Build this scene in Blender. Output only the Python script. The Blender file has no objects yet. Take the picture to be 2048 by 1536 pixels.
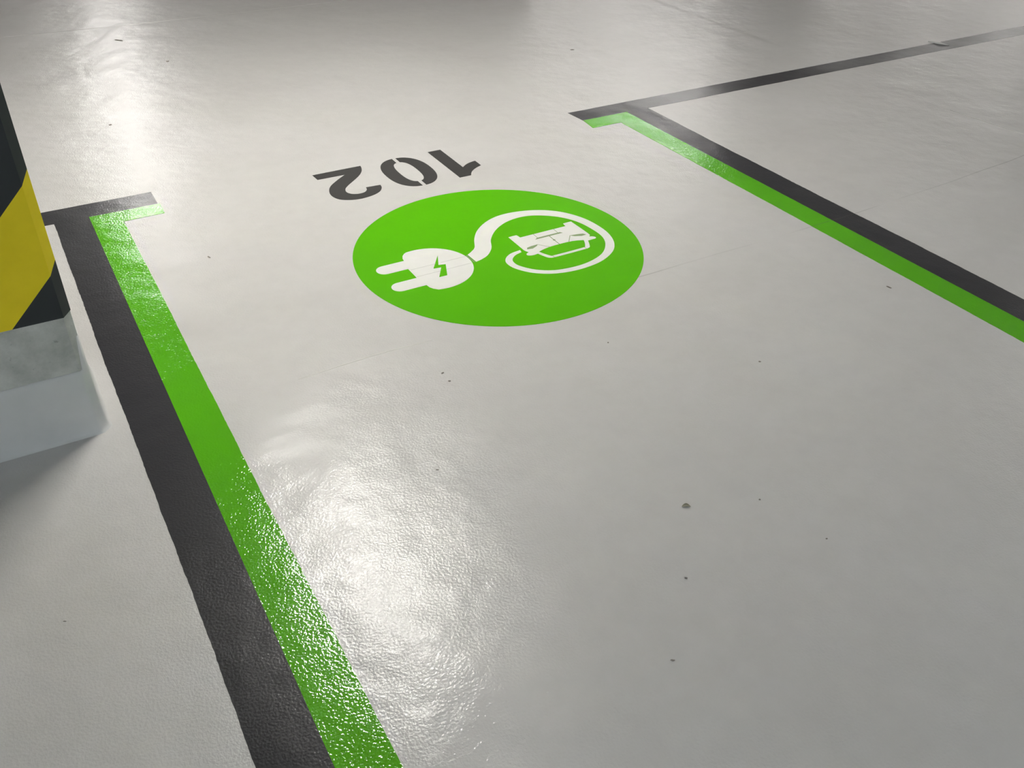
import bpy, bmesh, math, random
from mathutils import Matrix, Vector
from mathutils.geometry import tessellate_polygon
random.seed(7)
S = bpy.context.scene
COL = S.collection

# ------------------------------------------------------------------ camera
cam_data = bpy.data.cameras.new('camera')
cam_data.sensor_width = 36.0
cam_data.lens = 1854.1 / 2048 * 36.0
cam_data.clip_start = 0.05
cam = bpy.data.objects.new('camera', cam_data)
COL.objects.link(cam)
cam.matrix_world = Matrix(((0.86993437, 0.2796703, -0.40620034, -0.2019),
                           (-0.49303118, 0.51255996, -0.70299541, -3.4531),
                           (0.01159509, 0.8118293, 0.5837797, 1.5),
                           (0, 0, 0, 1)))
S.camera = cam

# ------------------------------------------------------------------ world, exposure
w = bpy.data.worlds.new('world'); S.world = w; w.use_nodes = True
w.node_tree.nodes['Background'].inputs[0].default_value = (0.8, 0.85, 1, 1)
w.node_tree.nodes['Background'].inputs[1].default_value = 0.02
S.view_settings.view_transform = 'Standard'
S.view_settings.look = 'None'
S.view_settings.gamma = 1.0
S.view_settings.use_curve_mapping = False
S.view_settings.exposure = 0.0

LAMP_Z = 2.55            # underside of the lamps
CEIL_Z = 2.75
STRENGTH = {'bay': 106.0, 'aisle': 38.0, 'rear_fill': 190.0}
LAMPS = []               # (x, y, row) of every batten, 1.5 m long, running along y
for k in range(4):
    if k: LAMPS.append((-7.65 + 8.6 * k, 0.15, 'bay', k, 0))
    LAMPS += [(-6.25 + 7.15 * k, 6.45, 'aisle', k, 0), (-5.9 + 7.25 * k, 8.7, 'aisle', k, 1), (-5.75 + 7.35 * k, 11.0, 'aisle', k, 2)]
    LAMPS.append((-7.4 + 7.6 * k, -7.9, 'rear_fill', k, 0))  # unseen row added behind the camera, cool fill for pillar front and near floor

# ------------------------------------------------------------------ node helpers
def new_mat(name):
    m = bpy.data.materials.new(name); m.use_nodes = True
    nt = m.node_tree
    return m, nt, nt.nodes['Principled BSDF']

def N(nt, kind, **kw):
    n = nt.nodes.new(kind)
    for k, v in kw.items():
        if k == 'op': n.operation = v
        elif k.startswith('i'): n.inputs[int(k[1:])].default_value = v
        else: setattr(n, k, v)
    return n

def math_(nt, op, a, b=None, c=None, clamp=False):
    n = nt.nodes.new('ShaderNodeMath'); n.operation = op; n.use_clamp = clamp
    for i, v in enumerate((a, b, c)):
        if v is None: continue
        if isinstance(v, (int, float)): n.inputs[i].default_value = v
        else: nt.links.new(v, n.inputs[i])
    return n.outputs[0]

def noise(nt, coord, scale, detail=2.0, rough=0.5):
    n = nt.nodes.new('ShaderNodeTexNoise')
    n.inputs['Scale'].default_value = scale
    n.inputs['Detail'].default_value = detail
    n.inputs['Roughness'].default_value = rough
    nt.links.new(coord, n.inputs['Vector'])
    return n.outputs['Fac']

def ramp(nt, fac, a, b, lo=0.0, hi=1.0):
    n = nt.nodes.new('ShaderNodeMapRange'); n.clamp = True
    nt.links.new(fac, n.inputs[0])
    n.inputs[1].default_value = a; n.inputs[2].default_value = b
    n.inputs[3].default_value = lo; n.inputs[4].default_value = hi
    return n.outputs[0]

def mixcol(nt, fac, a, b):
    n = nt.nodes.new('ShaderNodeMix'); n.data_type = 'RGBA'
    if isinstance(fac, (int, float)): n.inputs[0].default_value = fac
    else: nt.links.new(fac, n.inputs[0])
    for i, v in ((6, a), (7, b)):
        if isinstance(v, tuple): n.inputs[i].default_value = v
        else: nt.links.new(v, n.inputs[i])
    return n.outputs[2]

def joint_masks(nt, px, py, wob):
    """1 on the slab joints of the garage floor, 0 elsewhere (soft)."""
    # joint running across the bays at y = -1.32, drifting a little to the right
    bend = math_(nt, 'MULTIPLY', math_(nt, 'POWER', math_(nt, 'MAXIMUM', math_(nt, 'SUBTRACT', px, 1.9), 0.0), 2.0), 0.028)
    yy = math_(nt, 'ABSOLUTE', math_(nt, 'SUBTRACT', math_(nt, 'ADD', py, 1.318), math_(nt, 'ADD', bend, wob)))
    return yy

def paint(name, col, col2, rough, bump_scale, bump_h, coarse_h=0.0, spec=0.5, joint=0.0, rough_var=0.05, coat=0.0, coat_rough=0.15):
    m, nt, bs = new_mat(name)
    geo = nt.nodes.new('ShaderNodeNewGeometry')
    P = geo.outputs['Position']
    sep = nt.nodes.new('ShaderNodeSeparateXYZ'); nt.links.new(P, sep.inputs[0])
    px, py = sep.outputs[0], sep.outputs[1]
    big = noise(nt, P, 1.3, 3.0)
    mid = noise(nt, P, 14.0, 4.0, 0.6)
    c = mixcol(nt, ramp(nt, big, 0.3, 0.7), col, col2)
    hsv = nt.nodes.new('ShaderNodeHueSaturation')
    nt.links.new(c, hsv.inputs['Color'])
    nt.links.new(ramp(nt, mid, 0.3, 0.7, 0.975, 1.025), hsv.inputs['Value'])
    c = hsv.outputs[0]
    if joint:
        wob = math_(nt, 'MULTIPLY', math_(nt, 'SUBTRACT', noise(nt, P, 3.0, 2.0), 0.5), 0.012)
        d = joint_masks(nt, px, py, wob)
        broken = ramp(nt, noise(nt, P, 2.2, 2.0), 0.38, 0.6)
        hair = math_(nt, 'MULTIPLY', ramp(nt, d, 0.001, 0.004, 1.0, 0.0), math_(nt, 'MULTIPLY', broken, joint))
        hair = math_(nt, 'MULTIPLY', hair, ramp(nt, px, 1.1, 1.4))
        c = mixcol(nt, hair, c, (0.12, 0.115, 0.105, 1))
    nt.links.new(c, bs.inputs['Base Color'])
    r = ramp(nt, noise(nt, P, 3.5, 3.0), 0.3, 0.7, rough - rough_var, rough + rough_var)
    nt.links.new(r, bs.inputs['Roughness'])
    bs.inputs['Specular IOR Level'].default_value = spec
    bs.inputs['Coat Weight'].default_value = coat
    bs.inputs['Coat Roughness'].default_value = coat_rough
    fine = noise(nt, P, bump_scale, 1.5)
    h = math_(nt, 'MULTIPLY', fine, bump_h)
    if coarse_h:
        h = math_(nt, 'ADD', h, math_(nt, 'MULTIPLY', noise(nt, P, 5.0, 3.0), coarse_h))
    b = nt.nodes.new('ShaderNodeBump')
    b.inputs['Strength'].default_value = 1.0
    b.inputs['Distance'].default_value = 1.0
    nt.links.new(h, b.inputs['Height'])
    nt.links.new(b.outputs[0], bs.inputs['Normal'])
    nt.links.new(b.outputs[0], bs.inputs['Coat Normal'])
    return m, nt, bs

# ------------------------------------------------------------------ materials
M = {}
M['floor'], nt, bs = paint('floor_epoxy', (0.615, 0.600, 0.585, 1), (0.645, 0.634, 0.622, 1), 0.34, 170.0, 0.00085, 0.0095, 0.48, joint=0.32, rough_var=0.0, coat=0.27, coat_rough=0.13)
# faint seams of the coating: one along x = 3.8, one at y = 2.6, soft wheel marks
geo = [n for n in nt.nodes if n.bl_idname == 'ShaderNodeNewGeometry'][0]
P = geo.outputs['Position']
sep = [n for n in nt.nodes if n.bl_idname == 'ShaderNodeSeparateXYZ'][0]
px, py = sep.outputs[0], sep.outputs[1]
link = bs.inputs['Base Color'].links[0]; base = link.from_socket
wob = math_(nt, 'MULTIPLY', math_(nt, 'SUBTRACT', noise(nt, P, 1.6, 2.0), 0.5), 0.06)
dx = math_(nt, 'ABSOLUTE', math_(nt, 'SUBTRACT', math_(nt, 'ADD', px, wob), 3.80))
seam = math_(nt, 'MULTIPLY', ramp(nt, dx, 0.006, 0.03, 1.0, 0.0), math_(nt, 'MULTIPLY', ramp(nt, py, 0.45, 0.8), 0.32))
base = mixcol(nt, seam, base, (0.2, 0.19, 0.18, 1))
# dark soft streaks left by tyres turning into the bay
mp = nt.nodes.new('ShaderNodeMapping'); nt.links.new(P, mp.inputs[0])
mp.inputs['Rotation'].default_value = (0, 0, math.radians(35)); mp.inputs['Scale'].default_value = (1.0, 5.0, 1.0)
st = ramp(nt, noise(nt, mp.outputs[0], 0.7, 1.0, 0.4), 0.5, 0.85, 0.0, 0.10)
base = mixcol(nt, st, base, (0.36, 0.34, 0.32, 1))
nt.links.new(base, bs.inputs['Base Color'])

M['green'], _, _ = paint('green_line_paint', (0.10, 0.44, 0.008, 1), (0.112, 0.47, 0.010, 1), 0.08, 170.0, 0.00075, 0.005, 0.6, joint=0.25, rough_var=0.0)
M['green_disc'], _, _ = paint('green_disc_paint', (0.092, 0.435, 0.001, 1), (0.102, 0.455, 0.002, 1), 0.40, 120.0, 0.00006, 0.001, 0.1)
M['black'], _, _ = paint('black_line_paint', (0.028, 0.028, 0.032, 1), (0.034, 0.034, 0.038, 1), 0.30, 170.0, 0.0005, 0.004, 0.2, joint=0.3, rough_var=0.0, coat=0.28, coat_rough=0.10)
M['digit'], _, _ = paint('black_digit_paint', (0.040, 0.039, 0.038, 1), (0.054, 0.052, 0.051, 1), 0.45, 150.0, 0.0001, 0.001, 0.35)
M['white'], _, _ = paint('white_symbol_paint', (0.80, 0.80, 0.77, 1), (0.83, 0.83, 0.80, 1), 0.4, 120.0, 0.00006, 0.001, 0.4)
M['slit'], _, _ = paint('greenish_grey_film_cut', (0.22, 0.33, 0.14, 1), (0.25, 0.35, 0.17, 1), 0.4, 120.0, 0.00006, 0, 0.3)
M['hair'], _, _ = paint('pale_grey_film_seam', (0.56, 0.57, 0.54, 1), (0.60, 0.60, 0.57, 1), 0.4, 120.0, 0.00006, 0, 0.3)
M['ridge'], _, _ = paint('pale_coating_ridge', (0.74, 0.73, 0.70, 1), (0.76, 0.75, 0.72, 1), 0.36, 120.0, 0.0001, 0, 0.5)
M['seam'], _, _ = paint('coating_seam', (0.65, 0.64, 0.62, 1), (0.68, 0.67, 0.65, 1), 0.36, 120.0, 0.0001, 0, 0.5)
M['skirt'], _, _ = paint('painted_skirt', (0.60, 0.60, 0.58, 1), (0.64, 0.64, 0.62, 1), 0.45, 90.0, 0.00015, 0.002, 0.4)
M['wall'], _, _ = paint('wall_paint', (0.30, 0.30, 0.30, 1), (0.35, 0.35, 0.35, 1), 0.8, 60.0, 0.0003, 0.002, 0.3)
M['ceiling'], _, _ = paint('ceiling_concrete', (0.22, 0.215, 0.21, 1), (0.27, 0.265, 0.26, 1), 0.85, 60.0, 0.0004, 0.003, 0.3)
M['housing'], _, _ = paint('lamp_housing', (0.72, 0.72, 0.72, 1), (0.74, 0.74, 0.74, 1), 0.4, 60.0, 0.00001, 0, 0.5)
M['leaf'], _, _ = paint('dry_leaf', (0.15, 0.14, 0.09, 1), (0.42, 0.40, 0.31, 1), 0.55, 700.0, 0.0004, 0, 0.4)
M['dirt'], _, _ = paint('dirt', (0.22, 0.20, 0.175, 1), (0.30, 0.275, 0.245, 1), 0.8, 700.0, 0.0004, 0, 0.2)

# raw concrete of the pillar
m, nt, bs = new_mat('raw_concrete'); M['concrete'] = m
geo = nt.nodes.new('ShaderNodeNewGeometry'); P = geo.outputs['Position']
c = mixcol(nt, ramp(nt, noise(nt, P, 9.0, 6.0, 0.65), 0.3, 0.7), (0.34, 0.345, 0.31, 1), (0.62, 0.62, 0.58, 1))
pit = ramp(nt, noise(nt, P, 38.0, 3.0, 0.7), 0.66, 0.74)
c = mixcol(nt, math_(nt, 'MULTIPLY', pit, 0.5), c, (0.14, 0.14, 0.13, 1))
nt.links.new(c, bs.inputs['Base Color']); bs.inputs['Roughness'].default_value = 0.8
b = nt.nodes.new('ShaderNodeBump'); b.inputs['Strength'].default_value = 1.0; b.inputs['Distance'].default_value = 1.0
nt.links.new(math_(nt, 'MULTIPLY', noise(nt, P, 60.0, 4.0), 0.0012), b.inputs['Height']); nt.links.new(b.outputs[0], bs.inputs['Normal'])

# hazard sheet: diagonal stripes from the unwrapped coordinates (u along the girth, v = height)
m, nt, bs = new_mat('hazard_stripes'); M['hazard'] = m
uv = nt.nodes.new('ShaderNodeUVMap'); uv.uv_map = 'girth'
sep = nt.nodes.new('ShaderNodeSeparateXYZ'); nt.links.new(uv.outputs[0], sep.inputs[0])
f = math_(nt, 'SUBTRACT', math_(nt, 'SUBTRACT', sep.outputs[1], sep.outputs[0]), 0.453)
f = math_(nt, 'FRACT', math_(nt, 'DIVIDE', f, 0.438))
isy = math_(nt, 'LESS_THAN', f, 0.5)
geo = nt.nodes.new('ShaderNodeNewGeometry')
yv = mixcol(nt, ramp(nt, noise(nt, geo.outputs['Position'], 20.0, 4.0), 0.3, 0.7), (0.80, 0.62, 0.012, 1), (0.86, 0.67, 0.016, 1))
nt.links.new(mixcol(nt, isy, (0.028, 0.032, 0.033, 1), yv), bs.inputs['Base Color'])
bs.inputs['Roughness'].default_value = 0.5; bs.inputs['Specular IOR Level'].default_value = 0.3

for row, tint in (('bay', (1.0, 0.965, 0.905, 1)), ('aisle', (1.0, 0.965, 0.93, 1)), ('rear_fill', (0.83, 0.93, 1.0, 1))):
    m, nt, bs = new_mat('lamp_diffuser_' + row); M[row] = m
    bs.inputs['Base Color'].default_value = (0.9, 0.9, 0.9, 1)
    bs.inputs['Emission Color'].default_value = tint
    bs.inputs['Emission Strength'].default_value = STRENGTH[row]

# ------------------------------------------------------------------ object helpers
def link_mesh(name, verts, faces, mat, parent=None, smooth=False):
    me = bpy.data.meshes.new(name); me.from_pydata(verts, [], faces)
    bm = bmesh.new(); bm.from_mesh(me); bmesh.ops.recalc_face_normals(bm, faces=bm.faces[:]); bm.to_mesh(me); bm.free()
    me.materials.append(mat)
    if smooth:
        for p in me.polygons: p.use_smooth = True
    o = bpy.data.objects.new(name, me); COL.objects.link(o)
    if parent: o.parent = parent
    return o

def tag(o, label, cat, group=None):
    o['label'] = label; o['category'] = cat
    if group: o['group'] = group
    return o

def empty(name, loc=(0, 0, 0)):
    o = bpy.data.objects.new(name, None); COL.objects.link(o); o.location = loc
    o.empty_display_size = 0.1
    return o

def spline(pts, corners=(), n=8):
    """closed Catmull-Rom through pts; indices in corners stay sharp"""
    out = []; L = len(pts)
    for i in range(L):
        p1, p2 = pts[i], pts[(i + 1) % L]
        p0 = pts[i - 1] if i not in corners else (2 * p1[0] - p2[0], 2 * p1[1] - p2[1])
        p3 = pts[(i + 2) % L] if (i + 1) % L not in corners else (2 * p2[0] - p1[0], 2 * p2[1] - p1[1])
        if i in corners and (i + 1) % L in corners:
            out.append(p1); continue
        for k in range(n):
            t = k / n; q = []
            for a in (0, 1):
                q.append(0.5 * (2 * p1[a] + (p2[a] - p0[a]) * t + (2 * p0[a] - 5 * p1[a] + 4 * p2[a] - p3[a]) * t * t + (3 * p1[a] - p0[a] - 3 * p2[a] + p3[a]) * t ** 3))
            out.append(tuple(q))
    return out

def curve_open(pts, n=8):
    out = []; L = len(pts)
    for i in range(L - 1):
        p1, p2 = pts[i], pts[i + 1]
        p0 = pts[i - 1] if i else (2 * p1[0] - p2[0], 2 * p1[1] - p2[1])
        p3 = pts[i + 2] if i + 2 < L else (2 * p2[0] - p1[0], 2 * p2[1] - p1[1])
        for k in range(n):
            t = k / n
            out.append(tuple(0.5 * (2 * p1[a] + (p2[a] - p0[a]) * t + (2 * p0[a] - 5 * p1[a] + 4 * p2[a] - p3[a]) * t * t + (3 * p1[a] - p0[a] - 3 * p2[a] + p3[a]) * t ** 3) for a in (0, 1)))
    out.append(tuple(pts[-1]))
    return out

def slab(name, outline, z0, z1, mat, parent=None, off=(0, 0)):
    """flat coat of paint: an outline (world metres) with a real, small thickness"""
    pts = [(p[0] + off[0], p[1] + off[1]) for p in outline]
    n = len(pts)
    tris = tessellate_polygon([[Vector((p[0], p[1], 0)) for p in pts]])
    verts = [(p[0], p[1], z1) for p in pts] + [(p[0], p[1], z0) for p in pts]
    faces = [tuple(t) for t in tris] + [tuple(i + n for i in reversed(t)) for t in tris]
    faces += [(i, (i + 1) % n, n + (i + 1) % n, n + i) for i in range(n)]
    return link_mesh(name, verts, faces, mat, parent)

def box(name, lo, hi, mat, parent=None, bevel=0.0):
    bm = bmesh.new(); bmesh.ops.create_cube(bm, size=1.0)
    for v in bm.verts:
        for a in range(3):
            v.co[a] = lo[a] if v.co[a] < 0 else hi[a]
    if bevel: bmesh.ops.bevel(bm, geom=bm.edges[:], offset=bevel, segments=3, affect='EDGES')
    me = bpy.data.meshes.new(name); bm.to_mesh(me); bm.free(); me.materials.append(mat)
    o = bpy.data.objects.new(name, me); COL.objects.link(o)
    if parent: o.parent = parent
    return o

def wobbly(corners, amps, step=0.012, seed=1):
    """polygon with ragged painted edges; amps[i] is the raggedness of edge i"""
    rnd = random.Random(seed); out = []
    L = len(corners)
    for i in range(L):
        a, b = corners[i], corners[(i + 1) % L]; amp = amps[i]
        d = math.hypot(b[0] - a[0], b[1] - a[1])
        out.append(a)
        if amp <= 0: continue
        n = max(2, int(d / step)); nx, ny = -(b[1] - a[1]) / d, (b[0] - a[0]) / d
        ph = [rnd.uniform(0, 6.28) for _ in range(4)]
        for k in range(1, n):
            t = k / n; s = t * d
            w_ = amp * (0.9 * math.sin(s * 3.1 + ph[0]) + 0.5 * math.sin(s * 9.0 + ph[1]) + 0.35 * math.sin(s * 37 + ph[2]) + rnd.uniform(-0.45, 0.45))
            w_ *= min(1, s / 0.03, (d - s) / 0.03)
            out.append((a[0] + (b[0] - a[0]) * t + nx * w_, a[1] + (b[1] - a[1]) * t + ny * w_))
    return out

# ------------------------------------------------------------------ setting
X0, X1, Y0, Y1 = -9.0, 19.0, -9.0, 15.0
def struct(o): o['kind'] = 'structure'; return o
fl = struct(box('floor', (X0, Y0, -0.2), (X1, Y1, 0.0), M['floor']))
slab('coating_ridge', [(0.33, -1.3445), (0.47, -1.3335), (0.61, -1.3305), (0.745, -1.341), (0.61, -1.3335), (0.47, -1.3370)], 0.0, 0.0008, M['ridge'], fl)
slab('coating_ridge', [(3.785, -0.70), (3.80, -0.86), (3.825, -1.16), (3.806, -0.86)], 0.0, 0.0008, M['ridge'], fl)
slab('coating_ridge', curve_open([(-0.05, 2.650), (0.4, 2.615), (0.8, 2.592), (1.4, 2.578), (2.0, 2.568)], 4) + [(2.0, 2.565), (1.4, 2.5745), (0.8, 2.5885), (0.4, 2.6115)], 0.0, 0.0008, M['seam'], fl)
struct(box('ceiling', (X0, Y0, CEIL_Z), (X1, Y1, CEIL_Z + 0.25), M['ceiling']))
struct(box('wall_left', (X0 - 0.2, Y0, -0.2), (X0, Y1, CEIL_Z + 0.25), M['wall']))
struct(box('wall_right', (X1, Y0, -0.2), (X1 + 0.2, Y1, CEIL_Z + 0.25), M['wall']))
struct(box('wall_back', (X0 - 0.2, Y1, -0.2), (X1 + 0.2, Y1 + 0.2, CEIL_Z + 0.25), M['wall']))
struct(box('wall_front', (X0 - 0.2, Y0 - 0.2, -0.2), (X1 + 0.2, Y0, CEIL_Z + 0.25), M['wall']))

# ------------------------------------------------------------------ ceiling lamps
first = {}
for i, (x, y, row, col_, dep) in enumerate(LAMPS):
    if row not in first:
        r = empty('ceiling_lamp', (x, y, CEIL_Z)); first[row] = r
        top = CEIL_Z - LAMP_Z
        box('housing', (-0.09, -0.76, -top + 0.05), (0.09, 0.76, -0.002), M['housing'], r, 0.004)
        box('diffuser', (-0.075, -0.745, -top), (0.075, 0.745, -top + 0.0495), M[row], r, 0.012)
        for s in (-1, 1):
            box('end_cap', (-0.085, s * 0.745 - (0.002 if s > 0 else 0.014), -top - 0.002), (0.085, s * 0.745 + (0.014 if s > 0 else 0.002), -top + 0.0505), M['housing'], r, 0.003)
    else:
        r = first[row].copy(); COL.objects.link(r); r.location = (x, y, CEIL_Z)
        for ch in list(first[row].children):
            c = ch.copy(); COL.objects.link(c); c.parent = r
    place = {'bay': 'above the parking bays', 'aisle': 'above the driving aisle', 'rear_fill': 'added unseen behind the viewer to light the pillar front'}[row]
    side = ('at the far left', 'in line with the left parking line', 'to the right of the bay', 'at the far right')[col_]
    depth = ('nearest', 'middle', 'farthest')[dep] + ', ' if row == 'aisle' else ''
    tag(r, 'white batten lamp ' + place + ', ' + depth + side, 'ceiling lamp', 'fluorescent battens ' + place)

# ------------------------------------------------------------------ pillar with hazard sheet
PX1, PX0, PY0, PY1 = -0.172, -0.572, -1.3185, -1.0
def chamfered(x0, x1, y0, y1, c, n=1):
    return [(x0 + c, y0), (x1 - c, y0), (x1, y0 + c), (x1, y1 - c), (x1 - c, y1), (x0 + c, y1), (x0, y1 - c), (x0, y0 + c)]
def loft(name, rings, mat, parent, caps=True, smooth=False):
    verts = []; faces = []
    n = len(rings[0][0])
    for ring, z in rings: verts += [(p[0], p[1], z if isinstance(z, (int, float)) else z[i]) for i, p in enumerate(ring)]
    for k in range(len(rings) - 1):
        for i in range(n):
            j = (i + 1) % n
            faces.append((k * n + i, k * n + j, (k + 1) * n + j, (k + 1) * n + i))
    if caps:
        faces.append(tuple(reversed(range(n)))); faces.append(tuple(range((len(rings) - 1) * n, len(rings) * n)))
    return link_mesh(name, verts, faces, mat, parent, smooth)

pil = tag(empty('pillar', (0, 0, 0)), 'square concrete pillar with yellow and black hazard sheet, left of the green parking line', 'pillar')
sh = chamfered(PX0, PX1, PY0, PY1, 0.019)
loft('concrete_shaft', [(sh, 0.0), (sh, CEIL_Z)], M['concrete'], pil)
# grey coating drawn up the foot of the pillar, flaring out where it meets the floor; higher on the right-hand side
def rounded(d, c):
    # same chamfered plan, every corner softened by four extra points
    base = chamfered(PX0 - d, PX1 + d, PY0 - d, PY1 + d, c)
    out = []
    for i, p in enumerate(base):
        a, b = base[i - 1], base[(i + 1) % 8]
        da, db = math.dist(a, p), math.dist(b, p); k = min(0.007, da * 0.45, db * 0.45)
        q0 = (p[0] + (a[0] - p[0]) / da * k, p[1] + (a[1] - p[1]) / da * k)
        q2 = (p[0] + (b[0] - p[0]) / db * k, p[1] + (b[1] - p[1]) / db * k)
        for t in (0.0, 0.25, 0.5, 0.75, 1.0):
            out.append(tuple((1 - t) ** 2 * q0[m_] + 2 * t * (1 - t) * p[m_] + t * t * q2[m_] for m_ in (0, 1)))
    return out
zt = []
for zc_ in (0.187, 0.187, 0.275, 0.278, 0.28, 0.19, 0.188, 0.187): zt += [zc_] * 5
prof = [(0.0155, 0.0), (0.0118, 0.004), (0.0092, 0.010), (0.0072, 0.020), (0.0056, 0.036), (0.0042, 0.06), (0.0032, 0.10), (0.0026, 0.14), (0.0022, 0.17)]
rings = [(rounded(d, 0.019 + d * 0.3), z) for d, z in prof] + [(rounded(0.0020, 0.019), zt), (rounded(0.0, 0.019), [z + 0.001 for z in zt])]
loft('painted_foot', rings, M['skirt'], pil, caps=False, smooth=True)
# hazard sheet wrapped round the shaft
WZ0, WZ1 = 0.343, 1.55
outer = chamfered(PX0 - 0.0018, PX1 + 0.0018, PY0 - 0.0018, PY1 + 0.0018, 0.0195)
inner = sh
zb = [WZ0, WZ0 - 0.002, WZ0 + 0.004, WZ0, WZ0, WZ0, WZ0, WZ0]
hz = loft('hazard_sheet', [(inner, [z + 0.0005 for z in zb]), (outer, zb), (outer, WZ1), (inner, WZ1)], M['hazard'], pil, caps=False)
n = 8; arc = [0.0] * n
# girth coordinate measured from the front-right edge (index 1)
acc = 0.0; arc[1] = 0.0
for i in range(2, n):
    acc += math.dist(outer[i - 1], outer[i]); arc[i] = acc
arc[0] = -math.dist(outer[0], outer[1])
uvl = hz.data.uv_layers.new(name='girth')
for poly in hz.data.polygons:
    idx = [hz.data.loops[l].vertex_index % n for l in poly.loop_indices]
    wrap = (7 in idx and 0 in idx)
    for l in poly.loop_indices:
        v = hz.data.loops[l].vertex_index; i = v % n
        u = arc[i]
        if wrap and i == 7: u = arc[0] - math.dist(outer[7], outer[0])
        uvl.data[l].uv = (u, hz.data.vertices[v].co.z)

# ------------------------------------------------------------------ bay lines
ZL = 0.0006
D = 2.395
# left: black T-shaped line
bl = [(0.0, -4.9), (0.0, 0.0), (0.245, 0.0), (0.245, 0.121), (-2.6, 0.121), (-2.6, 0.0), (-0.12, 0.0), (-0.12, -4.9)]
tag(slab('black_bay_line', wobbly(bl, [0, 0, 0, 0.0008, 0.0008, 0, 0.0015, 0], seed=3), 0.0, ZL, M['black']),
    'thick black painted line at left, running from beside the pillar towards the camera', 'parking line', 'black painted bay lines')
gl = [(0.104, -4.9), (0.104, -0.095), (0.249, -0.092), (0.251, 0.0), (0.0, 0.0), (0.0, -4.9)]
tag(slab('green_bay_line', wobbly(gl, [0.0010, 0.001, 0.0008, 0, 0, 0], seed=5), 0.0, ZL * 1.8, M['green']),
    'glossy green painted line at left, edging the wide black line next to the pillar', 'parking line', 'green painted bay lines')
br = [(D, -4.9), (D, 0.0), (2.150, 0.0), (2.142, 0.118), (9.4, 0.121), (9.4, 0.0), (D + 0.12, -0.002), (D + 0.12, -4.9)]
br = list(reversed(br))
tag(slab('black_bay_line', wobbly(br, [0.0016, 0.0012, 0, 0.0012, 0.0008, 0, 0, 0], seed=8), 0.0, ZL, M['black']),
    'black painted line at right, meeting the long far crossbar running off to the right', 'parking line', 'black painted bay lines')
gr = [(D - 0.103, -4.9), (D, -4.9), (D, 0.0), (2.1505, 0.0), (2.138, -0.101), (D - 0.103, -0.101)]
tag(slab('green_bay_line', wobbly(gr, [0, 0, 0, 0.0006, 0.0008, 0.0010], seed=9), 0.0, ZL * 1.8, M['green']),
    'green painted line right of the round charging emblem, alongside the right black line', 'parking line', 'green painted bay lines')

# ------------------------------------------------------------------ bay number 102 (upright for a reader in the aisle)
num = tag(empty('bay_number', (1.2, -0.16, 0)), 'black stencilled bay number 102 painted above the green disc', 'painted number')
off = (-1.2, 0.16)
one = [(1.357, -0.012), (1.416, -0.012), (1.416, -0.226), (1.432, -0.212), (1.452, -0.200), (1.472, -0.193), (1.491, -0.189), (1.491, -0.242),
       (1.465, -0.254), (1.440, -0.271), (1.422, -0.290), (1.408, -0.314), (1.357, -0.314)]
slab('digit', spline(one, corners=(0, 1, 2, 6, 7, 11, 12)), 0.0, ZL, M['digit'], num, off)
def sup(cx, cy, a, b, t, e=2.35):
    c, s = math.cos(t), math.sin(t)
    return (cx + a * math.copysign(abs(c) ** (2 / e), c), cy + b * math.copysign(abs(s) ** (2 / e), s))
zero = bpy.data.objects.new('digit', None)
zc = (1.2015, -0.162)
def half(sgn):
    gap = 0.0078
    K = 40; o_ = []; i_ = []
    for k in range(K + 1):
        t = -math.pi / 2 + math.pi * k / K
        p = sup(0, 0, 0.0985, 0.1515, t); q = sup(0, 0, 0.0395, 0.1055, t, 2.5)
        o_.append((zc[0] + sgn * max(p[0], gap), zc[1] + p[1])); i_.append((zc[0] + sgn * max(q[0], gap), zc[1] + q[1]))
    return o_ + list(reversed(i_))
verts = []; faces = []
for sgn in (-1, 1):
    pts = [(p[0] + off[0], p[1] + off[1]) for p in half(sgn)]; n = len(pts); b0 = len(verts)
    tr = tessellate_polygon([[Vector((p[0], p[1], 0)) for p in pts]])
    verts += [(p[0], p[1], ZL) for p in pts] + [(p[0], p[1], 0) for p in pts]
    faces += [tuple(i + b0 for i in t) for t in tr] + [tuple(i + n + b0 for i in reversed(t)) for t in tr]
    faces += [(b0 + i, b0 + (i + 1) % n, b0 + n + (i + 1) % n, b0 + n + i) for i in range(n)]
bpy.data.objects.remove(zero)
link_mesh('digit', verts, faces, M['digit'], num)
two = [(0.845, -0.017), (0.848, -0.070), (0.962, -0.072), (0.915, -0.110), (0.872, -0.152), (0.850, -0.195), (0.844, -0.240), (0.858, -0.282),
       (0.893, -0.307), (0.935, -0.316), (0.985, -0.308), (1.022, -0.288), (1.043, -0.258), (1.049, -0.231), (0.990, -0.226), (0.984, -0.249),
       (0.968, -0.266), (0.943, -0.270), (0.919, -0.259), (0.907, -0.235), (0.913, -0.205), (0.935, -0.177), (0.970, -0.145), (1.010, -0.106), (1.035, -0.070), (1.047, -0.038), (1.051, -0.017)]
slab('digit', spline(two, corners=(0, 1, 2, 13, 14, 26)), 0.0, ZL, M['digit'], num, off)

# ------------------------------------------------------------------ round charging emblem
EC = (1.195, -0.929)
em = tag(empty('charging_emblem', (EC[0], EC[1], 0)), 'round green floor emblem with white plug, cable and car', 'floor emblem')
slab('disc', [(0.501 * math.cos(2 * math.pi * k / 160), 0.501 * math.sin(2 * math.pi * k / 160)) for k in range(160)], 0.0, 0.0006, M['green_disc'], em)
Z1, Z2, Z3 = 0.00055, 0.0010, 0.0013
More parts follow.
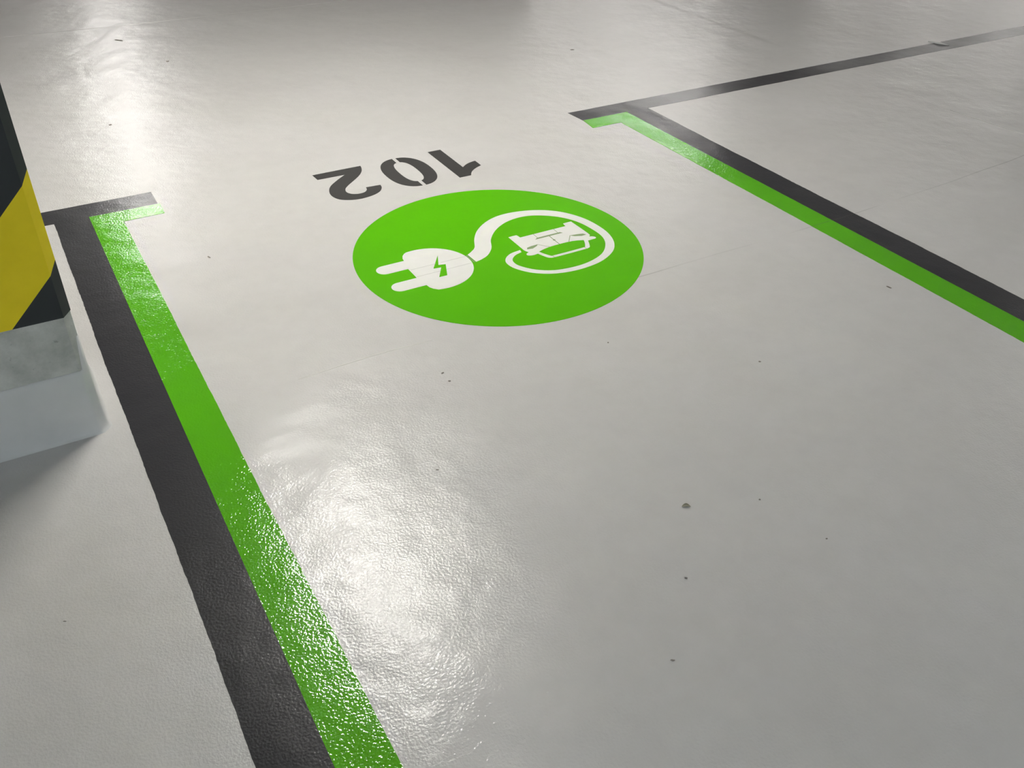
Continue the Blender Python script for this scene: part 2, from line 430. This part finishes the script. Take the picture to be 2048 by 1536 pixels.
# plug
cx, cy, r = -0.2665, -0.0125, 0.1445
pts = []
for k in range(41):
    t = math.radians(97 - (97 + 105) * k / 40); pts.append((cx + r * math.cos(t), cy + r * math.sin(t)))
def prong(y, hw, xt, xin, rev=True):
    o_ = [(xin, y - hw)]
    for k in range(13):
        t = math.radians(-90 - 180 * k / 12); o_.append((xt + hw * 1.0 + hw * math.cos(t), y + hw * math.sin(t)))
    o_.append((xin, y + hw)); return o_
pts += [(-0.3165, -0.1385), (-0.3235, -0.125), (-0.326, -0.107)]
pts += [p for p in prong(-0.0780, 0.0290, -0.4345, -0.334)][1:]
pts += [(-0.334, -0.049), (-0.334, 0.0195)]
pts += prong(0.0490, 0.0290, -0.4345, -0.334)[1:-1]
pts += [(-0.323, 0.078), (-0.3205, 0.095), (-0.313, 0.112), (-0.301, 0.125), (-0.292, 0.130)]
pl = slab('plug_symbol', pts, Z1, Z2, M['white'], em)
slab('lightning_bolt', [(-0.205, 0.060), (-0.233, -0.004), (-0.209, -0.010), (-0.238, -0.081), (-0.267, -0.080), (-0.232, -0.023), (-0.259, -0.019)][::-1], Z2, Z3, M['green_disc'], pl)
for yy, xa, xb in ((0.0085, -0.330, -0.237), (0.0085, -0.218, -0.123), (-0.0435, -0.332, -0.243), (-0.0435, -0.222, -0.127)):
    slab('film_seam', [(xa, yy - 0.0009), (xb, yy - 0.0009), (xb, yy + 0.0009), (xa, yy + 0.0009)], Z2, Z3, M['hair'], pl)
# cable
co = [(-0.113, 0.015), (-0.090, 0.030), (-0.066, 0.053), (-0.038, 0.109), (0.004, 0.165), (0.066, 0.212), (0.134, 0.235), (0.212, 0.231), (0.291, 0.202), (0.354, 0.148), (0.397, 0.064),
      (0.410, -0.032), (0.400, -0.108), (0.370, -0.170), (0.324, -0.213), (0.254, -0.245), (0.165, -0.255), (0.083, -0.240), (0.021, -0.202), (-0.016, -0.150), (-0.025, -0.105), (-0.012, -0.072), (0.020, -0.048), (0.063, -0.040)]
ci = [(-0.110, -0.043), (-0.082, -0.035), (-0.050, -0.017), (-0.016, 0.022), (0.014, 0.081), (0.066, 0.138), (0.132, 0.176), (0.204, 0.185), (0.267, 0.163), (0.326, 0.113), (0.362, 0.045),
      (0.375, -0.042), (0.370, -0.100), (0.345, -0.150), (0.301, -0.195), (0.240, -0.222), (0.172, -0.231), (0.094, -0.220), (0.040, -0.187), (0.006, -0.140), (0.000, -0.108), (0.008, -0.085), (0.029, -0.066), (0.060, -0.055)]
A = curve_open(co, 6); B = curve_open(ci, 6); n = len(A)
verts = [(p[0], p[1], z) for z in (Z2, Z1) for pp in (A, B) for p in pp]
faces = []
for k in range(n - 1):
    faces += [(k, k + 1, n + k + 1, n + k), (2 * n + k, 3 * n + k, 3 * n + k + 1, 2 * n + k + 1), (k, 2 * n + k, 2 * n + k + 1, k + 1), (n + k, n + k + 1, 3 * n + k + 1, 3 * n + k)]
faces += [(0, n, 3 * n, 2 * n), (n - 1, 2 * n - 1 + 2 * n, 4 * n - 1, 2 * n - 1)] if False else [(0, n, 3 * n, 2 * n), (n - 1, 3 * n - 1, 4 * n - 1, 2 * n - 1)]
link_mesh('cable_symbol', verts, faces, M['white'], em)
# dark cut between plug and cable
slab('film_cut', [(-0.121, 0.012), (-0.116, 0.0155), (-0.113, -0.0445), (-0.1195, -0.040)], Z1, 0.0009, M['slit'], em)
# car seen head-on, its roof towards the near side of the disc
body = [(0.075, 0.064), (0.104, 0.0645), (0.109, 0.060), (0.111, 0.0425), (0.302, 0.0435), (0.304, 0.060), (0.308, 0.0655), (0.338, 0.066), (0.340, 0.060), (0.342, -0.046), (0.336, -0.062),
        (0.332, -0.067), (0.343, -0.072), (0.3495, -0.081), (0.345, -0.089), (0.330, -0.0905), (0.311, -0.091), (0.302, -0.112), (0.291, -0.133), (0.283, -0.138), (0.270, -0.1405), (0.205, -0.142),
        (0.140, -0.1415), (0.127, -0.138), (0.119, -0.131), (0.110, -0.110), (0.104, -0.092), (0.085, -0.094), (0.070, -0.089), (0.066, -0.081), (0.071, -0.073), (0.082, -0.068), (0.077, -0.058), (0.074, -0.046)]
car = slab('car_symbol', spline(body, corners=(0, 3, 4, 8, 11, 16, 26, 31, 33), n=4), Z1, Z2, M['white'], em)
slab('windscreen', spline([(0.115, -0.082), (0.140, -0.074), (0.168, -0.069), (0.207, -0.067), (0.246, -0.068), (0.275, -0.073), (0.299, -0.082), (0.290, -0.103), (0.277, -0.124), (0.270, -0.1275), (0.207, -0.129), (0.143, -0.1285), (0.135, -0.125), (0.124, -0.105)], corners=(0, 6), n=4), Z2, Z3, M['green_disc'], car)
slab('grille', [(0.150, 0.0030), (0.264, 0.0030), (0.257, 0.0115), (0.162, 0.0115)], Z2, Z3, M['slit'], car)
slab('headlight', [(0.087, -0.0475), (0.093, -0.0375), (0.112, -0.0335), (0.139, -0.0325), (0.130, -0.0415), (0.108, -0.0515)], Z2, Z3, M['slit'], car)
slab('headlight', [(0.331, -0.0495), (0.324, -0.0375), (0.300, -0.0315), (0.275, -0.0275), (0.287, -0.0400), (0.311, -0.0505)], Z2, Z3, M['slit'], car)
def hairline(a, b, w_=0.0008, mat='slit', z=(Z2, Z3)):
    d = math.dist(a, b); nx, ny = -(b[1] - a[1]) / d * w_, (b[0] - a[0]) / d * w_
    slab('panel_line', [(a[0] + nx, a[1] + ny), (a[0] - nx, a[1] - ny), (b[0] - nx, b[1] - ny), (b[0] + nx, b[1] + ny)], z[0], z[1], M[mat], car)
hairline((0.165, 0.043), (0.164, 0.0105)); hairline((0.250, 0.0435), (0.249, 0.0105))
hairline((0.208, 0.0045), (0.207, -0.0665), 0.0014); hairline((0.138, -0.034), (0.166, -0.0685), 0.0007); hairline((0.275, -0.029), (0.246, -0.0675), 0.0012)
hairline((0.141, -0.128), (0.141, -0.1412), 0.0007); hairline((0.272, -0.1275), (0.272, -0.1402), 0.0007)
slab('badge', [(0.2075 + 0.0045 * math.cos(k * math.pi / 8), -0.031 + 0.0045 * math.sin(k * math.pi / 8)) for k in range(16)], Z2, Z3, M['slit'], car)

# ------------------------------------------------------------------ litter on the floor
# curled scrap of dry leaf in the middle of the near floor
bm_v = []; bm_f = []
nu, nv = 12, 8
for i in range(nu + 1):
    for j in range(nv + 1):
        u = i / nu; v = j / nv * 2 - 1
        wd = 0.0065 * math.sin(math.pi * min(1, u * 1.02 + 0.02)) ** 0.7
        z = 0.0008 + (0.0050 * abs(v) ** 3 + 0.0022 * (1 - abs(v)) * (1 if v < 0.4 else 0.4)) * math.sin(math.pi * (0.1 + 0.8 * u))
        bm_v.append(((u - 0.5) * 0.021, v * wd * (1 - 0.35 * (abs(v) > 0.9)) + 0.003 * math.sin(3.2 * u), z))
for i in range(nu):
    for j in range(nv):
        a = i * (nv + 1) + j; bm_f.append((a, a + 1, a + nv + 2, a + nv + 1))
leaf = link_mesh('leaf_scrap', bm_v, bm_f, M['leaf'], None, True)
sol = leaf.modifiers.new('thickness', 'SOLIDIFY'); sol.thickness = 0.0006
leaf.location = (0.957, -2.273, 0.0); leaf.rotation_euler = (0, 0, math.radians(-28))
tag(leaf, 'small curled brown leaf scrap on the near grey floor, right of centre', 'leaf')

def crumb(x, y, l, wdt, ang, label, seed, name='dirt_crumb', cat='dirt crumb'):
    bm = bmesh.new(); bmesh.ops.create_icosphere(bm, subdivisions=2, radius=1.0)
    rnd = random.Random(seed)
    for v in bm.verts:
        k = 1 + rnd.uniform(-0.25, 0.25)
        v.co = Vector((v.co.x * l / 2 * k, v.co.y * wdt / 2 * k, v.co.z * min(wdt, 0.004) / 2.6 * k))
    zmin = min(v.co.z for v in bm.verts)
    for v in bm.verts: v.co.z -= zmin
    me = bpy.data.meshes.new(name); bm.to_mesh(me); bm.free(); me.materials.append(M['dirt'])
    o = bpy.data.objects.new(name, me); COL.objects.link(o); o.location = (x, y, 0.0); o.rotation_euler = (0, 0, math.radians(ang))
    tag(o, label, cat, 'bits of dirt on the floor')
crumb(0.695, -1.509, 0.009, 0.005, 10, 'small grey crumb below the disc, upper one of a close pair', 1)
crumb(0.695, -1.553, 0.008, 0.004, -25, 'small brown crumb below the disc, lower one of a close pair', 2)
crumb(0.503, -1.873, 0.008, 0.003, -30, 'thin dark crumb at the upper edge of the bright floor reflection', 3)
crumb(1.194, -1.602, 0.005, 0.005, 0, 'tiny black speck just below the right half of the disc', 4)
crumb(1.522, -1.894, 0.007, 0.005, -30, 'grey speck between the disc and the near right floor', 5)
crumb(1.125, -2.338, 0.005, 0.004, -30, 'tiny speck on the floor to the right of the leaf scrap', 6)
crumb(1.170, -2.510, 0.005, 0.004, -30, 'dark speck farthest right on the near floor', 7)
crumb(0.817, -2.450, 0.006, 0.004, -30, 'speck on the floor straight below the leaf scrap', 8)
crumb(0.660, -2.607, 0.010, 0.003, -35, 'faint thin dash of dirt nearest the bottom of the photo', 9)
crumb(0.682, 1.771, 0.018, 0.012, 0, 'black speck in the far aisle beyond the bright reflection', 10)
crumb(0.244, 0.938, 0.014, 0.012, 0, 'grey speck in the aisle at the left of the bright reflection', 11)
crumb(0.533, 2.288, 0.055, 0.014, -50, 'farthest thin dark scuff crumb in the upper left aisle', 12)
crumb(0.302, -0.514, 0.018, 0.006, -75, 'short grey dash on the floor beside the left green line', 13)
crumb(2.191, -1.767, 0.020, 0.006, -80, 'short grey dash under the right green line', 14)
crumb(2.709, 0.964, 0.026, 0.010, -20, 'dark fleck in the aisle beyond the number and the right crossbar', 15)
crumb(-0.362, -1.930, 0.008, 0.002, -30, 'thin dark sliver on the floor left of the black line', 16)

# pale sliver lying across the far black crossbar
def sliver(x, y, l, wd, ang, label):
    v = [(-l / 2, 0, 0.0008), (0, -wd / 2, 0.0008), (l / 2, 0, 0.0008), (0, wd / 2, 0.0008), (-l / 2, 0, 0.004), (0, -wd / 4, 0.010), (l / 2, 0, 0.003), (0, wd / 4, 0.010)]
    f = [(0, 1, 2, 3), (4, 5, 6, 7), (0, 1, 5, 4), (1, 2, 6, 5), (2, 3, 7, 6), (3, 0, 4, 7)]
    o = link_mesh('wood_splinter', v, f, M['skirt']); o.location = (x, y, 0); o.rotation_euler = (0, 0, math.radians(ang))
    tag(o, label, 'splinter')
sliver(4.660, 0.100, 0.12, 0.02, -68, 'pale thin splinter lying across the far black crossbar')
